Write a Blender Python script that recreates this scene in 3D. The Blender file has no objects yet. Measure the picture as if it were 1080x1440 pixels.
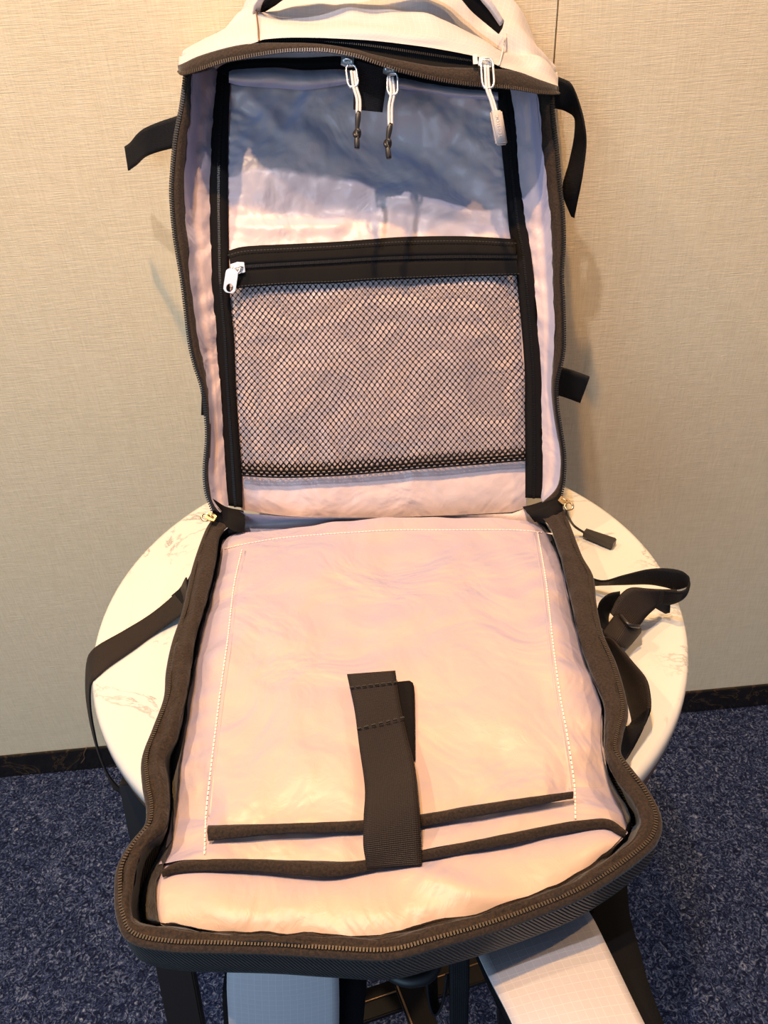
import bpy, bmesh, math, random
from mathutils import Vector, Matrix, noise
random.seed(7)
C = bpy.context.scene.collection
# ------------------------------------------------------------------ camera
H, T = 1.22, 0.72            # eye height, table-top height
F = 1080.0
PITCH, ROLL, YAW = math.radians(36.146), math.radians(3.376), math.radians(2.45)
def ray(px, py):
    xd, yd = px-540.0, py-720.0
    c, s = math.cos(ROLL), math.sin(ROLL)
    u, v = (xd*c-yd*s)/F, (xd*s+yd*c)/F
    X, Y, Z = u, math.cos(PITCH)-v*math.sin(PITCH), -math.sin(PITCH)-v*math.cos(PITCH)
    cy, sy = math.cos(YAW), math.sin(YAW)
    return Vector((X*cy+Y*sy, -X*sy+Y*cy, Z))
EYE = Vector((0, 0, H))
fw = ray(540, 720).normalized()
rt = (ray(1620, 720)-ray(540, 720)).normalized()
upv = rt.cross(fw).normalized()
cam = bpy.data.cameras.new('camera'); co = bpy.data.objects.new('camera', cam); C.objects.link(co)
M4 = Matrix((rt, upv, -fw)).transposed().to_4x4(); M4.translation = EYE
co.matrix_world = M4
cam.sensor_fit = 'VERTICAL'; cam.sensor_height = 24.0; cam.lens = 24.0*F/1440.0
cam.clip_start = 0.01
bpy.context.scene.camera = co
# ------------------------------------------------------------------ world, lamps, exposure
W = bpy.data.worlds.new('world'); bpy.context.scene.world = W; W.use_nodes = True
bgn = W.node_tree.nodes['Background']; bgn.inputs[0].default_value = (0.50, 0.64, 1.0, 1); bgn.inputs[1].default_value = 0.20
def lamp(name, loc, energy, color, size, target=None, spot=None, blend=0.6):
    L = bpy.data.lights.new(name, 'SPOT' if spot else 'AREA')
    L.energy = energy; L.color = color
    if spot: L.spot_size = math.radians(spot); L.spot_blend = blend; L.shadow_soft_size = size
    else: L.shape = 'RECTANGLE'; L.size, L.size_y = size
    o = bpy.data.objects.new(name, L); C.objects.link(o); o.location = loc
    if target: o.rotation_euler = (Vector(target)-Vector(loc)).to_track_quat('-Z', 'Y').to_euler()
    return o
lamp('ceiling_spot_cool', (-0.26, 0.16, 2.55), 46, (0.92, 0.88, 0.95), 0.022, (-0.02, 0.6, 0.8), 80, 0.8)
for wx, we, wc in ((-1.15, 105, (1.0, 0.72, 0.42)), (1.35, 88, (1.0, 0.62, 0.27))):
    lamp('wall_washer_side', (wx, 0.50, 2.55), we, wc, 0.03, (wx*0.85, 0.86, 0.6), 95, 0.9)
lamp('wall_washer_warm', (-0.10, 0.45, 2.55), 98, (1.0, 0.56, 0.20), 0.022, (0.0, 0.72, 0.8), 80, 0.8)
lamp('window_daylight', (-1.4, -2.2, 1.5), 34, (0.46, 0.72, 1.0), (1.6, 1.6), (0, 0.5, 0.8))
vs = bpy.context.scene.view_settings
vs.view_transform = 'Standard'; vs.look = 'None'; vs.exposure = 0.36; vs.gamma = 1.0; vs.use_curve_mapping = False

# ------------------------------------------------------------------ geometry helpers
def low(px, py, h):                       # level sheet h above the table top
    r = ray(px, py); t = (T+h-H)/r.z
    return EYE+r*t
def ver(px, py, Y):                       # upright plane at depth Y
    r = ray(px, py); return EYE+r*(Y/r.y)
UA, UB = Vector((0, 0.615, T+0.04)), Vector((0, 0.829, T+0.414))
_d = (UB-UA).normalized(); UN = Vector((0, -_d.z, _d.y))
def up(px, py, h):                        # leaning lid plane, h towards the room
    r = ray(px, py); t = ((UA+UN*h-EYE).dot(UN))/r.dot(UN)
    return EYE+r*t
ZN = Vector((0, 0, 1)); YN = Vector((0, -1, 0))

def cr(p0, p1, p2, p3, t):
    return 0.5*((2*p1)+(p2-p0)*t+(2*p0-5*p1+4*p2-p3)*t*t+(3*p1-p0-3*p2+p3)*t**3)
def resample(P, n):
    P = [Vector(p) for p in P]
    if len(P) == 2: return [P[0].lerp(P[1], i/(n-1)) for i in range(n)]
    d = [0.0]
    for a, b in zip(P, P[1:]): d.append(d[-1]+max((b-a).length, 1e-6))
    out = []
    k = 0
    for i in range(n):
        s = d[-1]*i/(n-1)
        while k < len(P)-2 and s > d[k+1]: k += 1
        t = min(1, max(0, (s-d[k])/(d[k+1]-d[k])))
        p1, p2 = P[k], P[k+1]
        p0 = P[k-1] if k > 0 else p1*2-p2
        p3 = P[k+2] if k+2 < len(P) else p2*2-p1
        out.append(cr(p0, p1, p2, p3, t))
    return out
def at_x(P, x):
    for a, b in zip(P, P[1:]):
        if a[0] <= x <= b[0]: return a[1]+(b[1]-a[1])*(x-a[0])/(b[0]-a[0])
    return P[-1][1]
def grid(rows, nv=None):
    """rows: list of equally long point rows -> resampled across to nv rows"""
    if nv is None or len(rows) == nv: return rows
    cols = [resample([r[i] for r in rows], nv) for i in range(len(rows[0]))]
    return [[cols[i][j] for i in range(len(cols))] for j in range(nv)]
def link(name, me, mat, parent=None, smooth=True):
    o = bpy.data.objects.new(name, me); C.objects.link(o)
    if mat: me.materials.append(mat)
    if smooth:
        for p in me.polygons: p.use_smooth = True
    if parent: o.parent = parent; o.matrix_parent_inverse = parent.matrix_world.inverted()
    return o
def sheet(name, rows, mat, parent=None, disp=None, n=ZN, thick=0, nv=None):
    g = grid(rows, nv); R, Q = len(g), len(g[0])
    if disp: g = [[g[j][i]+n*disp(i/(Q-1), j/(R-1), g[j][i]) for i in range(Q)] for j in range(R)]
    me = bpy.data.meshes.new(name)
    vs_ = [p for r in g for p in r]
    fs = [(j*Q+i, j*Q+i+1, (j+1)*Q+i+1, (j+1)*Q+i) for j in range(R-1) for i in range(Q-1)]
    me.from_pydata(vs_, [], fs)
    uv = me.uv_layers.new(name='UVMap')
    su = [0.0]; mid = g[R//2]
    for a, b in zip(mid, mid[1:]): su.append(su[-1]+(b-a).length)
    sv = [0.0]
    for j in range(R-1): sv.append(sv[-1]+(g[j+1][Q//2]-g[j][Q//2]).length)
    for p in me.polygons:
        for li in p.loop_indices:
            v = me.loops[li].vertex_index; uv.data[li].uv = (su[v % Q], sv[v//Q])
    o = link(name, me, mat, parent)
    if thick:
        m = o.modifiers.new('thick', 'SOLIDIFY'); m.thickness = thick; m.offset = 0
    return o
def strap(name, A, B, mat, parent=None, thick=0.0016, n=48, nv=7, crown=0.0, disp=None, nn=ZN):
    """webbing between two 3D edge polylines"""
    a, b = resample(A, n), resample(B, n)
    rows = [[a[i].lerp(b[i], j/(nv-1))+nn*crown*math.sin(math.pi*j/(nv-1)) for i in range(n)] for j in range(nv)]
    return sheet(name, rows, mat, parent, thick=thick, disp=disp, n=nn)
def tube(name, P, r, mat, parent=None, seg=10, n=None, closed=False, bm=None, caps=True):
    own = bm is None
    if own: bm = bmesh.new()
    P = resample(P, n) if n else [Vector(p) for p in P]
    N = len(P); rings = []
    ref = Vector((0.13, 0.2, 1)).normalized()
    for i, p in enumerate(P):
        t = (P[(i+1) % N]-P[i-1]) if closed else (P[min(i+1, N-1)]-P[max(i-1, 0)])
        t.normalize(); x = t.cross(ref)
        if x.length < 1e-3: x = t.cross(Vector((1, 0, 0)))
        x.normalize(); y = x.cross(t); y.normalize()
        rr = r(i/(N-1)) if callable(r) else r
        rings.append([bm.verts.new(p+x*rr*math.cos(2*math.pi*k/seg)+y*rr*math.sin(2*math.pi*k/seg)) for k in range(seg)])
    M = N if closed else N-1
    for i in range(M):
        a, b = rings[i], rings[(i+1) % N]
        for k in range(seg): bm.faces.new((a[k], a[(k+1) % seg], b[(k+1) % seg], b[k]))
    if caps and not closed:
        bm.faces.new(rings[0][::-1]); bm.faces.new(rings[-1])
    if own: return frombm(name, bm, mat, parent)
def frombm(name, bm, mat, parent=None, smooth=True):
    bmesh.ops.recalc_face_normals(bm, faces=bm.faces)
    me = bpy.data.meshes.new(name); bm.to_mesh(me); bm.free()
    return link(name, me, mat, parent, smooth)
def box_axes(bm, c, x, y, z):
    vs_ = [bm.verts.new(c+x*a+y*b+z*d) for a in (-1, 1) for b in (-1, 1) for d in (-1, 1)]
    for f in ((0, 1, 3, 2), (4, 6, 7, 5), (0, 4, 5, 1), (2, 3, 7, 6), (0, 2, 6, 4), (1, 5, 7, 3)):
        bm.faces.new([vs_[i] for i in f])
def path_normal_boxes(name, P, pitch, hx, hy, hz, nrm, mat, parent, zig=0.0, tilt=0.0, side=0.0):
    """little boxes (zip teeth or stitches) along a 3D path. hx along, hy across, hz high"""
    P = [Vector(p) for p in P]
    L = sum((b-a).length for a, b in zip(P, P[1:])); n = max(3, int(L/pitch))
    Q = resample(P, n); bm = bmesh.new()
    for i in range(n):
        t = (Q[min(i+1, n-1)]-Q[max(i-1, 0)]).normalized()
        y = nrm.cross(t).normalized(); z = t.cross(y).normalized()
        if tilt: t = (t+y*tilt).normalized(); y = z.cross(t).normalized()
        box_axes(bm, Q[i]+z*hz*0.6+y*(side+(zig if i % 2 else -zig)), t*hx, y*hy, z*hz)
    o = frombm(name, bm, mat, parent, smooth=False); o['kind'] = 'stuff'
    return o
def empty(name, loc):
    o = bpy.data.objects.new(name, None); o.location = loc; o.empty_display_size = 0.05; C.objects.link(o)
    bpy.context.view_layer.update(); return o
def tag(o, label=None, cat=None, group=None, kind=None):
    if label: o['label'] = label
    if cat: o['category'] = cat
    if group: o['group'] = group
    if kind: o['kind'] = kind
    return o
def nz(x, y, z=0.0): return noise.noise(Vector((x, y, z)))

# ------------------------------------------------------------------ materials
def mat(name, base, rough=0.6, metal=0.0, spec=0.5):
    m = bpy.data.materials.new(name); m.use_nodes = True
    b = m.node_tree.nodes['Principled BSDF']
    b.inputs['Base Color'].default_value = (*base, 1); b.inputs['Roughness'].default_value = rough
    b.inputs['Metallic'].default_value = metal; b.inputs['Specular IOR Level'].default_value = spec
    m['_'] = 0
    return m, m.node_tree, b
def node(nt, t, **kw):
    n = nt.nodes.new(t)
    for k, v in kw.items():
        if k in n.inputs: n.inputs[k].default_value = v
        else: setattr(n, k, v)
    return n
def coord(nt, kind='Object', scale=(1, 1, 1), rot=(0, 0, 0)):
    tc = node(nt, 'ShaderNodeTexCoord'); mp = node(nt, 'ShaderNodeMapping')
    mp.inputs['Scale'].default_value = scale; mp.inputs['Rotation'].default_value = rot
    nt.links.new(tc.outputs[kind], mp.inputs[0]); return mp.outputs[0]
def ramp(nt, src, stops):
    r = node(nt, 'ShaderNodeValToRGB'); nt.links.new(src, r.inputs[0])
    while len(r.color_ramp.elements) < len(stops): r.color_ramp.elements.new(0.5)
    for e, (p, c) in zip(r.color_ramp.elements, stops):
        e.position = p; e.color = (*c, 1) if len(c) == 3 else c
    return r.outputs[0]
def bump(nt, b, src, strength=0.3, dist=0.001, chain=None):
    n = node(nt, 'ShaderNodeBump'); n.inputs['Strength'].default_value = strength; n.inputs['Distance'].default_value = dist
    nt.links.new(src, n.inputs['Height'])
    if chain: nt.links.new(chain, n.inputs['Normal'])
    nt.links.new(n.outputs[0], b.inputs['Normal']); return n.outputs[0]
def mix(nt, f, a, b_, typ='MIX'):
    n = node(nt, 'ShaderNodeMix'); n.data_type = 'RGBA'; n.blend_type = typ
    for i, s in ((0, f), (6, a), (7, b_)):
        if hasattr(s, 'links'): nt.links.new(s, n.inputs[i])
        else: n.inputs[i].default_value = s
    return n.outputs[2]
def noise_t(nt, v, scale, detail=4, rough=0.5, dist=0.0):
    n = node(nt, 'ShaderNodeTexNoise'); n.inputs['Scale'].default_value = scale; n.inputs['Detail'].default_value = detail
    n.inputs['Roughness'].default_value = rough; n.inputs['Distortion'].default_value = dist
    nt.links.new(v, n.inputs[0]); return n.outputs[0]
def wave_t(nt, v, scale, axis='X', dist=0.0):
    n = node(nt, 'ShaderNodeTexWave'); n.wave_type = 'BANDS'; n.bands_direction = axis
    n.inputs['Scale'].default_value = scale; n.inputs['Distortion'].default_value = dist
    nt.links.new(v, n.inputs[0]); return n.outputs[1]

def lining_mat(name, warm, cool, rough=0.4, soft=0.5):
    # shot satin: the two thread colours trade places with the angle of view
    m, nt, b = mat(name, warm, rough, 0, 0.5)
    v = coord(nt, 'Object')
    a = noise_t(nt, v, 15, 3, 0.5, 0.8)
    b1 = bump(nt, b, a, 0.8*soft, 0.012)
    b2 = bump(nt, b, noise_t(nt, v, 75, 3, 0.6, 1.2), 0.3*soft, 0.002, b1)
    lw = node(nt, 'ShaderNodeLayerWeight'); nt.links.new(b1, lw.inputs['Normal']); lw.inputs['Blend'].default_value = 0.5
    nt.links.new(ramp(nt, lw.outputs['Facing'], [(0.10, warm), (0.34, tuple((p+q)/2 for p, q in zip(warm, cool))), (0.55, cool)]), b.inputs['Base Color'])
    b.inputs['Sheen Weight'].default_value = 0.2; b.inputs['Sheen Tint'].default_value = (0.8, 0.85, 1, 1)
    return m
M = {}
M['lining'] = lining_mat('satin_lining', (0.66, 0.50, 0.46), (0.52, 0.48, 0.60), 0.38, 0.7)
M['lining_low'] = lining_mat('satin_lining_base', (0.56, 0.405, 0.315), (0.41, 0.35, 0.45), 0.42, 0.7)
# velvet brown-black tape
m, nt, b = mat('brown_black_tape', (0.03, 0.02, 0.014), 0.8, 0, 0.25)
v = coord(nt, 'Object'); nt.links.new(ramp(nt, noise_t(nt, v, 620, 6, 0.75), [(0.36, (0.007, 0.0045, 0.003)), (0.66, (0.042, 0.023, 0.012))]), b.inputs['Base Color'])
bump(nt, b, noise_t(nt, v, 500, 4), 0.6, 0.001); b.inputs['Sheen Weight'].default_value = 0.15; M['tape'] = m
m, nt, b = mat('black_band_fabric', (0.006, 0.005, 0.005), 0.8, 0, 0.15)
v = coord(nt, 'UV'); bump(nt, b, wave_t(nt, v, 330, 'X'), 0.4, 0.0004); M['band'] = m
# webbing
def webbing(name, base, scale=280, axis='X', rough=0.55):
    m, nt, b = mat(name, base, rough, 0, 0.22)
    v = coord(nt, 'UV'); w = wave_t(nt, v, scale, axis); w2 = wave_t(nt, v, scale*0.8, 'Y' if axis == 'X' else 'X')
    b1 = bump(nt, b, w, 0.7, 0.0006); bump(nt, b, w2, 0.3, 0.0004, b1)
    nt.links.new(ramp(nt, w, [(0.1, tuple(c*0.45 for c in base)), (0.8, base)]), b.inputs['Base Color'])
    return m
M['web'] = webbing('black_webbing', (0.009, 0.008, 0.009))
M['web_brown'] = webbing('charcoal_webbing', (0.030, 0.021, 0.017))
m, nt, b = mat('black_ribbed_shell', (0.02, 0.021, 0.024), 0.5, 0, 0.5)
v = coord(nt, 'UV', rot=(0, 0, 0.6)); w = wave_t(nt, v, 160, 'X', 0.6)
bump(nt, b, w, 0.9, 0.0015); nt.links.new(ramp(nt, w, [(0.2, (0.006, 0.005, 0.004)), (0.9, (0.085, 0.072, 0.060))]), b.inputs['Base Color']); M['shell'] = m
m, nt, b = mat('grey_ripstop_shell', (0.60, 0.53, 0.50), 0.62, 0, 0.4)
v = coord(nt, 'UV'); n1 = node(nt, 'ShaderNodeTexBrick'); nt.links.new(v, n1.inputs[0])
n1.offset = 0; n1.inputs['Scale'].default_value = 1; n1.inputs['Brick Width'].default_value = 0.005; n1.inputs['Row Height'].default_value = 0.005
n1.inputs['Mortar Size'].default_value = 0.00035; n1.inputs['Mortar Smooth'].default_value = 0.6
n1.inputs['Color1'].default_value = (0.50, 0.46, 0.46, 1); n1.inputs['Color2'].default_value = (0.49, 0.45, 0.45, 1); n1.inputs['Mortar'].default_value = (0.56, 0.52, 0.52, 1)
nt.links.new(n1.outputs[0], b.inputs['Base Color']); b1 = bump(nt, b, n1.outputs[1], 0.3, 0.0003)
bump(nt, b, noise_t(nt, coord(nt, 'Object'), 900, 2), 0.15, 0.0003, b1); M['ripstop'] = m
m, nt, b = mat('black_mesh_padding', (0.006, 0.006, 0.007), 0.9, 0, 0.1)
bump(nt, b, noise_t(nt, coord(nt, 'Object'), 700, 2), 0.5, 0.0008); M['pad'] = m
m, nt, b = mat('net_thread', (0.004, 0.0035, 0.0035), 0.6, 0, 0.15); M['net'] = m
m, nt, b = mat('zip_teeth_dark', (0.012, 0.010, 0.009), 0.4, 0, 0.35); M['teeth'] = m
m, nt, b = mat('zip_teeth_brass', (0.055, 0.038, 0.026), 0.35, 0.2, 0.6); M['teeth_b'] = m
m, nt, b = mat('nickel', (0.92, 0.92, 0.90), 0.38, 1.0); M['nickel'] = m
m, nt, b = mat('brass', (0.70, 0.50, 0.26), 0.25, 1.0); M['brass'] = m
m, nt, b = mat('white_cord', (0.66, 0.62, 0.60), 0.6); M['cord'] = m
m, nt, b = mat('dark_rubber', (0.018, 0.014, 0.012), 0.35, 0, 0.6); M['rubber'] = m
m, nt, b = mat('pale_grey_rubber', (0.44, 0.40, 0.38), 0.5); M['grip'] = m
m, nt, b = mat('pale_thread', (0.85, 0.70, 0.62), 0.6); M['thread'] = m
m, nt, b = mat('dark_thread', (0.012, 0.009, 0.008), 0.6); M['dthread'] = m
m, nt, b = mat('dark_bronze_steel', (0.012, 0.010, 0.009), 0.45, 0.2, 0.4); M['steel'] = m
m, nt, b = mat('bronze_edge', (0.30, 0.17, 0.09), 0.4, 0.7, 0.5); M['bronze'] = m

# ------------------------------------------------------------------ the setting
fr = ray(540, 1039); WY = fr.y*(-H/fr.z)      # wall plane depth from the line where carpet meets skirting
m, nt, b = mat('linen_wallpaper', (0.66, 0.58, 0.46), 0.8, 0, 0.25)
v = coord(nt, 'Object'); vh = coord(nt, 'Object', (1, 1, 26)); vv = coord(nt, 'Object', (26, 1, 1))
wh = noise_t(nt, vh, 40, 5, 0.7); wv = noise_t(nt, vv, 34, 4, 0.65)
thr = mix(nt, 0.45, wh, wv)
col = ramp(nt, thr, [(0.30, (0.64, 0.51, 0.31)), (0.5, (0.77, 0.63, 0.41)), (0.70, (0.86, 0.74, 0.52))])
nt.links.new(col, b.inputs['Base Color']); bump(nt, b, thr, 0.6, 0.0018); M['wall'] = m
m, nt, b = mat('panel_gap', (0.05, 0.035, 0.02), 0.8); M['gap'] = m
def slab(name, x0, x1, y0, y1, z0, z1, mt, parent=None, bev=0.0, sub=0):
    bm = bmesh.new(); box_axes(bm, Vector(((x0+x1)/2, (y0+y1)/2, (z0+z1)/2)), Vector(((x1-x0)/2, 0, 0)), Vector((0, (y1-y0)/2, 0)), Vector((0, 0, (z1-z0)/2)))
    if bev: bmesh.ops.bevel(bm, geom=bm.edges[:], offset=bev, segments=2, affect='EDGES')
    return frombm(name, bm, mt, parent, smooth=False)
wall = tag(slab('wall_back', -2.2, 2.2, WY+0.012, WY+0.10, 0, 2.62, M['gap']), kind='structure')
seam = ver(782.5, 45, WY).x
slab('wall_panel', -2.2, seam-0.0009, WY, WY+0.012, 0.0, 2.62, M['wall'], wall, 0.0006)
slab('wall_panel', seam+0.0009, 2.2, WY, WY+0.012, 0.0, 2.62, M['wall'], wall, 0.0006)
m, nt, b = mat('black_marble_skirting', (0.012, 0.010, 0.009), 0.25, 0, 0.5)
v = coord(nt, 'Object'); n1 = noise_t(nt, v, 9, 6, 0.6, 1.5)
nt.links.new(ramp(nt, n1, [(0.475, (0.010, 0.008, 0.007)), (0.497, (0.05, 0.03, 0.015)), (0.503, (0.05, 0.03, 0.015)), (0.525, (0.010, 0.008, 0.007))]), b.inputs['Base Color'])
bb = slab('baseboard_back', -2.2, 2.2, WY-0.006, WY-0.0002, 0, 0.058, m, None, 0.0012); tag(bb, kind='structure')
# a bronze crack line in the skirting, left of the table
p = [ver(x, y, WY-0.0068) for x, y in ((122, 1051), (118, 1060), (119, 1066), (114, 1073))]
tube('stone_vein', p, 0.0011, M['bronze'], bb, seg=6, n=12)
# carpet
m, nt, b = mat('navy_fleck_carpet', (0.03, 0.04, 0.10), 0.95, 0, 0.1)
v = coord(nt, 'Object'); d = noise_t(nt, v, 60, 3, 0.6)
f1 = noise_t(nt, v, 115, 3, 0.65, 2.2); f2 = noise_t(nt, coord(nt, 'Object', (1, 1, 1), (0, 0, 0.8)), 75, 2, 0.5, 3.0)
col = ramp(nt, f1, [(0.36, (0.010, 0.013, 0.035)), (0.47, (0.020, 0.032, 0.085)), (0.56, (0.07, 0.10, 0.20)), (0.66, (0.22, 0.26, 0.35)), (0.78, (0.48, 0.49, 0.54))])
big = ramp(nt, f2, [(0.35, (0.55, 0.6, 0.7)), (0.65, (1.5, 1.4, 1.35))])
nt.links.new(mix(nt, 1.0, col, big, 'MULTIPLY'), b.inputs['Base Color'])
b1 = bump(nt, b, noise_t(nt, v, 330, 5, 0.7), 1.0, 0.004); b1 = bump(nt, b, f1, 1.0, 0.008, b1); M['carpet'] = m
fl = slab('floor', -2.2, 2.2, -2.6, WY+0.1, -0.05, 0.0, M['carpet']); tag(fl, kind='structure')

# ------------------------------------------------------------------ round side table
TC = Vector((0.0207, 0.5415, 0)); TR = 0.273
table = empty('round_side_table', (TC.x, TC.y, 0))
tag(table, 'round cream marble side table with dark bronze frame under the open backpack', 'table')
def lathe(name, prof, c, mt, parent, seg=128):
    bm = bmesh.new(); rings = []
    for r, z in prof:
        if r < 1e-5: rings.append([bm.verts.new((c.x, c.y, z))])
        else: rings.append([bm.verts.new((c.x+r*math.cos(2*math.pi*k/seg), c.y+r*math.sin(2*math.pi*k/seg), z)) for k in range(seg)])
    for a, b_ in zip(rings, rings[1:]):
        for k in range(seg):
            k2 = (k+1) % seg
            if len(a) == 1: bm.faces.new((a[0], b_[k], b_[k2]))
            elif len(b_) == 1: bm.faces.new((a[k], b_[0], a[k2]))
            else: bm.faces.new((a[k], b_[k], b_[k2], a[k2]))
    return frombm(name, bm, mt, parent)
m, nt, b = mat('cream_marble', (0.80, 0.74, 0.64), 0.16, 0, 0.5)
v = coord(nt, 'Object', (1, 1, 1), (0, 0, 0.7)); w = noise_t(nt, v, 8.5, 8, 0.62, 0.7)
vein = ramp(nt, w, [(0.488, (0, 0, 0)), (0.500, (1, 1, 1)), (0.502, (1, 1, 1)), (0.512, (0, 0, 0))])
msk = ramp(nt, noise_t(nt, coord(nt, 'Object'), 9, 3), [(0.44, (0.06, 0.06, 0.06)), (0.62, (0.7, 0.7, 0.7))])
vm = mix(nt, 1.0, vein, msk, 'MULTIPLY')
cl = ramp(nt, noise_t(nt, v, 4, 4), [(0.35, (0.60, 0.57, 0.52)), (0.65, (0.65, 0.62, 0.57))])
nt.links.new(mix(nt, vm, cl, (0.13, 0.135, 0.13, 1)), b.inputs['Base Color']); M['marble'] = m
lathe('tabletop', [(0, T), (TR-0.006, T), (TR-0.0022, T-0.0012), (TR, T-0.005), (TR+0.0005, T-0.014), (TR-0.001, T-0.018), (0, T-0.018)], TC, M['marble'], table)
lathe('bronze_rim', [(0, T-0.0182), (TR-0.002, T-0.0182), (TR-0.001, T-0.020), (TR-0.001, T-0.030), (TR-0.004, T-0.032), (0, T-0.032)], TC, M['bronze'], table)
def plank(name, a, b_, w, t, side, mt, parent):
    ax = (b_-a); L = ax.length; ax.normalize(); s = (side-ax*side.dot(ax)).normalized(); n = ax.cross(s)
    bm = bmesh.new(); box_axes(bm, (a+b_)/2, ax*L/2, s*w/2, n*t/2)
    bmesh.ops.bevel(bm, geom=bm.edges[:], offset=0.0012, segments=2, affect='EDGES')
    return frombm(name, bm, mt, parent, smooth=False)
def fl_(px, py): return low(px, py, -T+0.001)
ftop = T-0.033
# four splayed flat legs
lt = low(196, 1095, -0.033); lb = low(352, 1900, -T+0.001)
legs = [(lt, lb)]
for sx, sy in ((1, -1), (1, 1), (-1, 1)):
    a = Vector((TC.x+sx*abs(lt.x-TC.x), TC.y+sy*abs(lt.y-TC.y), ftop)); bq = Vector((TC.x+sx*0.16, TC.y+sy*0.24, 0.001)) if sy > 0 else Vector((0.115, 0.235, 0.001))
    if sy < 0: a = Vector((0.10, 0.33, ftop))
    if sy > 0: bq.y = min(bq.y, WY-0.04)
    legs.append((a, bq))
for a, bq in legs:
    L = plank('leg', a, bq, 0.031, 0.012, Vector((1, 0, 0)), M['steel'], table)
# crossing stretchers near the front, seen below the bag
s1a, s1b = ver(500, 1415, 0.30), ver(640, 1366, 0.36)
s1a.z = s1b.z = 0.40
def pz(px, py, z): return low(px, py, z-T)
q1 = plank('stretcher', pz(440, 1440, 0.34), pz(700, 1352, 0.34), 0.030, 0.008, Vector((0, 1, 0)), M['steel'], table)
q2 = plank('stretcher', pz(556, 1340, 0.365), pz(618, 1500, 0.365), 0.026, 0.008, Vector((1, 0, 0)), M['steel'], table)
tube('stretcher_edge', [pz(545, 1350, 0.369), pz(602, 1500, 0.369)], 0.0011, M['bronze'], q2, seg=6)
tube('stretcher_edge', [pz(440, 1434, 0.345), pz(700, 1345, 0.345)], 0.0009, M['bronze'], q1, seg=6)

# ------------------------------------------------------------------ the backpack
bag = empty('backpack', (0.02, 0.5, T))
tag(bag, 'pale grey backpack unzipped wide open showing pink satin lining, on the marble table', 'backpack')

# ---- lower half : rings of the gusset (outer coil, tape inner edge, groove, lining edge)
ST = [ # outer, tape inner, groove, lining edge
 ((304, 728), (330, 736), (338, 738), (345, 745)),
 ((293, 747), (309, 752), (312, 754), (317, 757)),
 ((277, 794), (302, 794), (305, 794), (309, 794)),
 ((264, 853), (288, 850), (291, 850), (295, 850)),
 ((249, 900), (276, 892), (279, 891), (284, 888)),
 ((241, 940), (269, 932), (272, 931), (276, 931)),
 ((238, 978), (262, 975), (264, 975), (266, 975)),
 ((222, 1023), (249, 1032), (255, 1033), (259, 1031)),
 ((208, 1062), (232, 1066), (242, 1067), (253, 1067)),
 ((209, 1098), (236, 1100), (241, 1105), (248, 1110)),
 ((215, 1134), (237, 1138), (241, 1141), (244, 1143)),
 ((211, 1160), (231, 1168), (237, 1174), (242, 1176)),
 ((190, 1187), (206, 1190), (221, 1201), (234, 1204)),
 ((174, 1216), (193, 1215), (209, 1224), (224, 1230)),
 ((171, 1245), (188, 1246), (200, 1248), (220, 1250)),
 ((174, 1282), (184, 1284), (198, 1282), (220, 1278)),
 ((190, 1312), (198, 1301), (206, 1298), (226, 1297)),
 ((241, 1323), (245, 1306), (246, 1302), (250, 1300)),
 ((300, 1325), (301, 1314), (302, 1311), (302, 1309)),
 ((380, 1327), (380, 1318), (380, 1315), (380, 1313)),
 ((459, 1332), (459, 1320), (459, 1317), (459, 1314)),
 ((544, 1335), (544, 1320), (544, 1316), (544, 1313)),
 ((608, 1320), (607, 1305), (606, 1300), (606, 1297)),
 ((704, 1292), (700, 1281), (698, 1278), (697, 1276)),
 ((800, 1256), (790, 1248), (787, 1245), (785, 1243)),
 ((849, 1229), (836, 1222), (832, 1219), (828, 1217)),
 ((890, 1200), (875, 1196), (868, 1193), (862, 1190)),
 ((915, 1175), (896, 1172), (886, 1168), (880, 1166)),
 ((920, 1146), (899, 1150), (890, 1147), (876, 1143)),
 ((903, 1110), (883, 1118), (874, 1118), (862, 1112)),
 ((882, 1083), (862, 1088), (857, 1086), (851, 1080)),
 ((864, 1056), (851, 1058), (848, 1056), (845, 1050)),
 ((867, 1027), (851, 1027), (848, 1024), (845, 1018)),
 ((874, 993), (849, 990), (846, 987), (843, 983)),
 ((860, 935), (829, 938), (826, 938), (823, 936)),
 ((840, 888), (814, 893), (812, 894), (810, 894)),
 ((831, 845), (804, 848), (802, 848), (799, 846)),
 ((827, 808), (795, 808), (793, 808), (791, 808)),
 ((812, 780), (787, 778), (785, 778), (783, 778)),
 ((798, 743), (774, 745), (772, 746), (770, 748)),
 ((788, 716), (762, 728), (758, 731), (752, 733)),
]
NS = len(ST)
def hz(i):                                         # rim rises towards the front end
    s = i/(NS-1); return 0.045+0.022*math.sin(math.pi*s)
RING = [[], [], [], []]
for i, st in enumerate(ST):
    h = hz(i)
    front = min(1, max(0, (i-16)/2))*min(1, max(0, (27-i)/2))
    for k, dh in enumerate((0, -0.003, -0.048+0.036*front, -0.016+0.004*front)):
        RING[k].append(low(st[k][0], st[k][1], h+dh))
NR = 260
R_out, R_t1, R_gr, R_in = [resample(r, NR) for r in RING]
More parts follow.
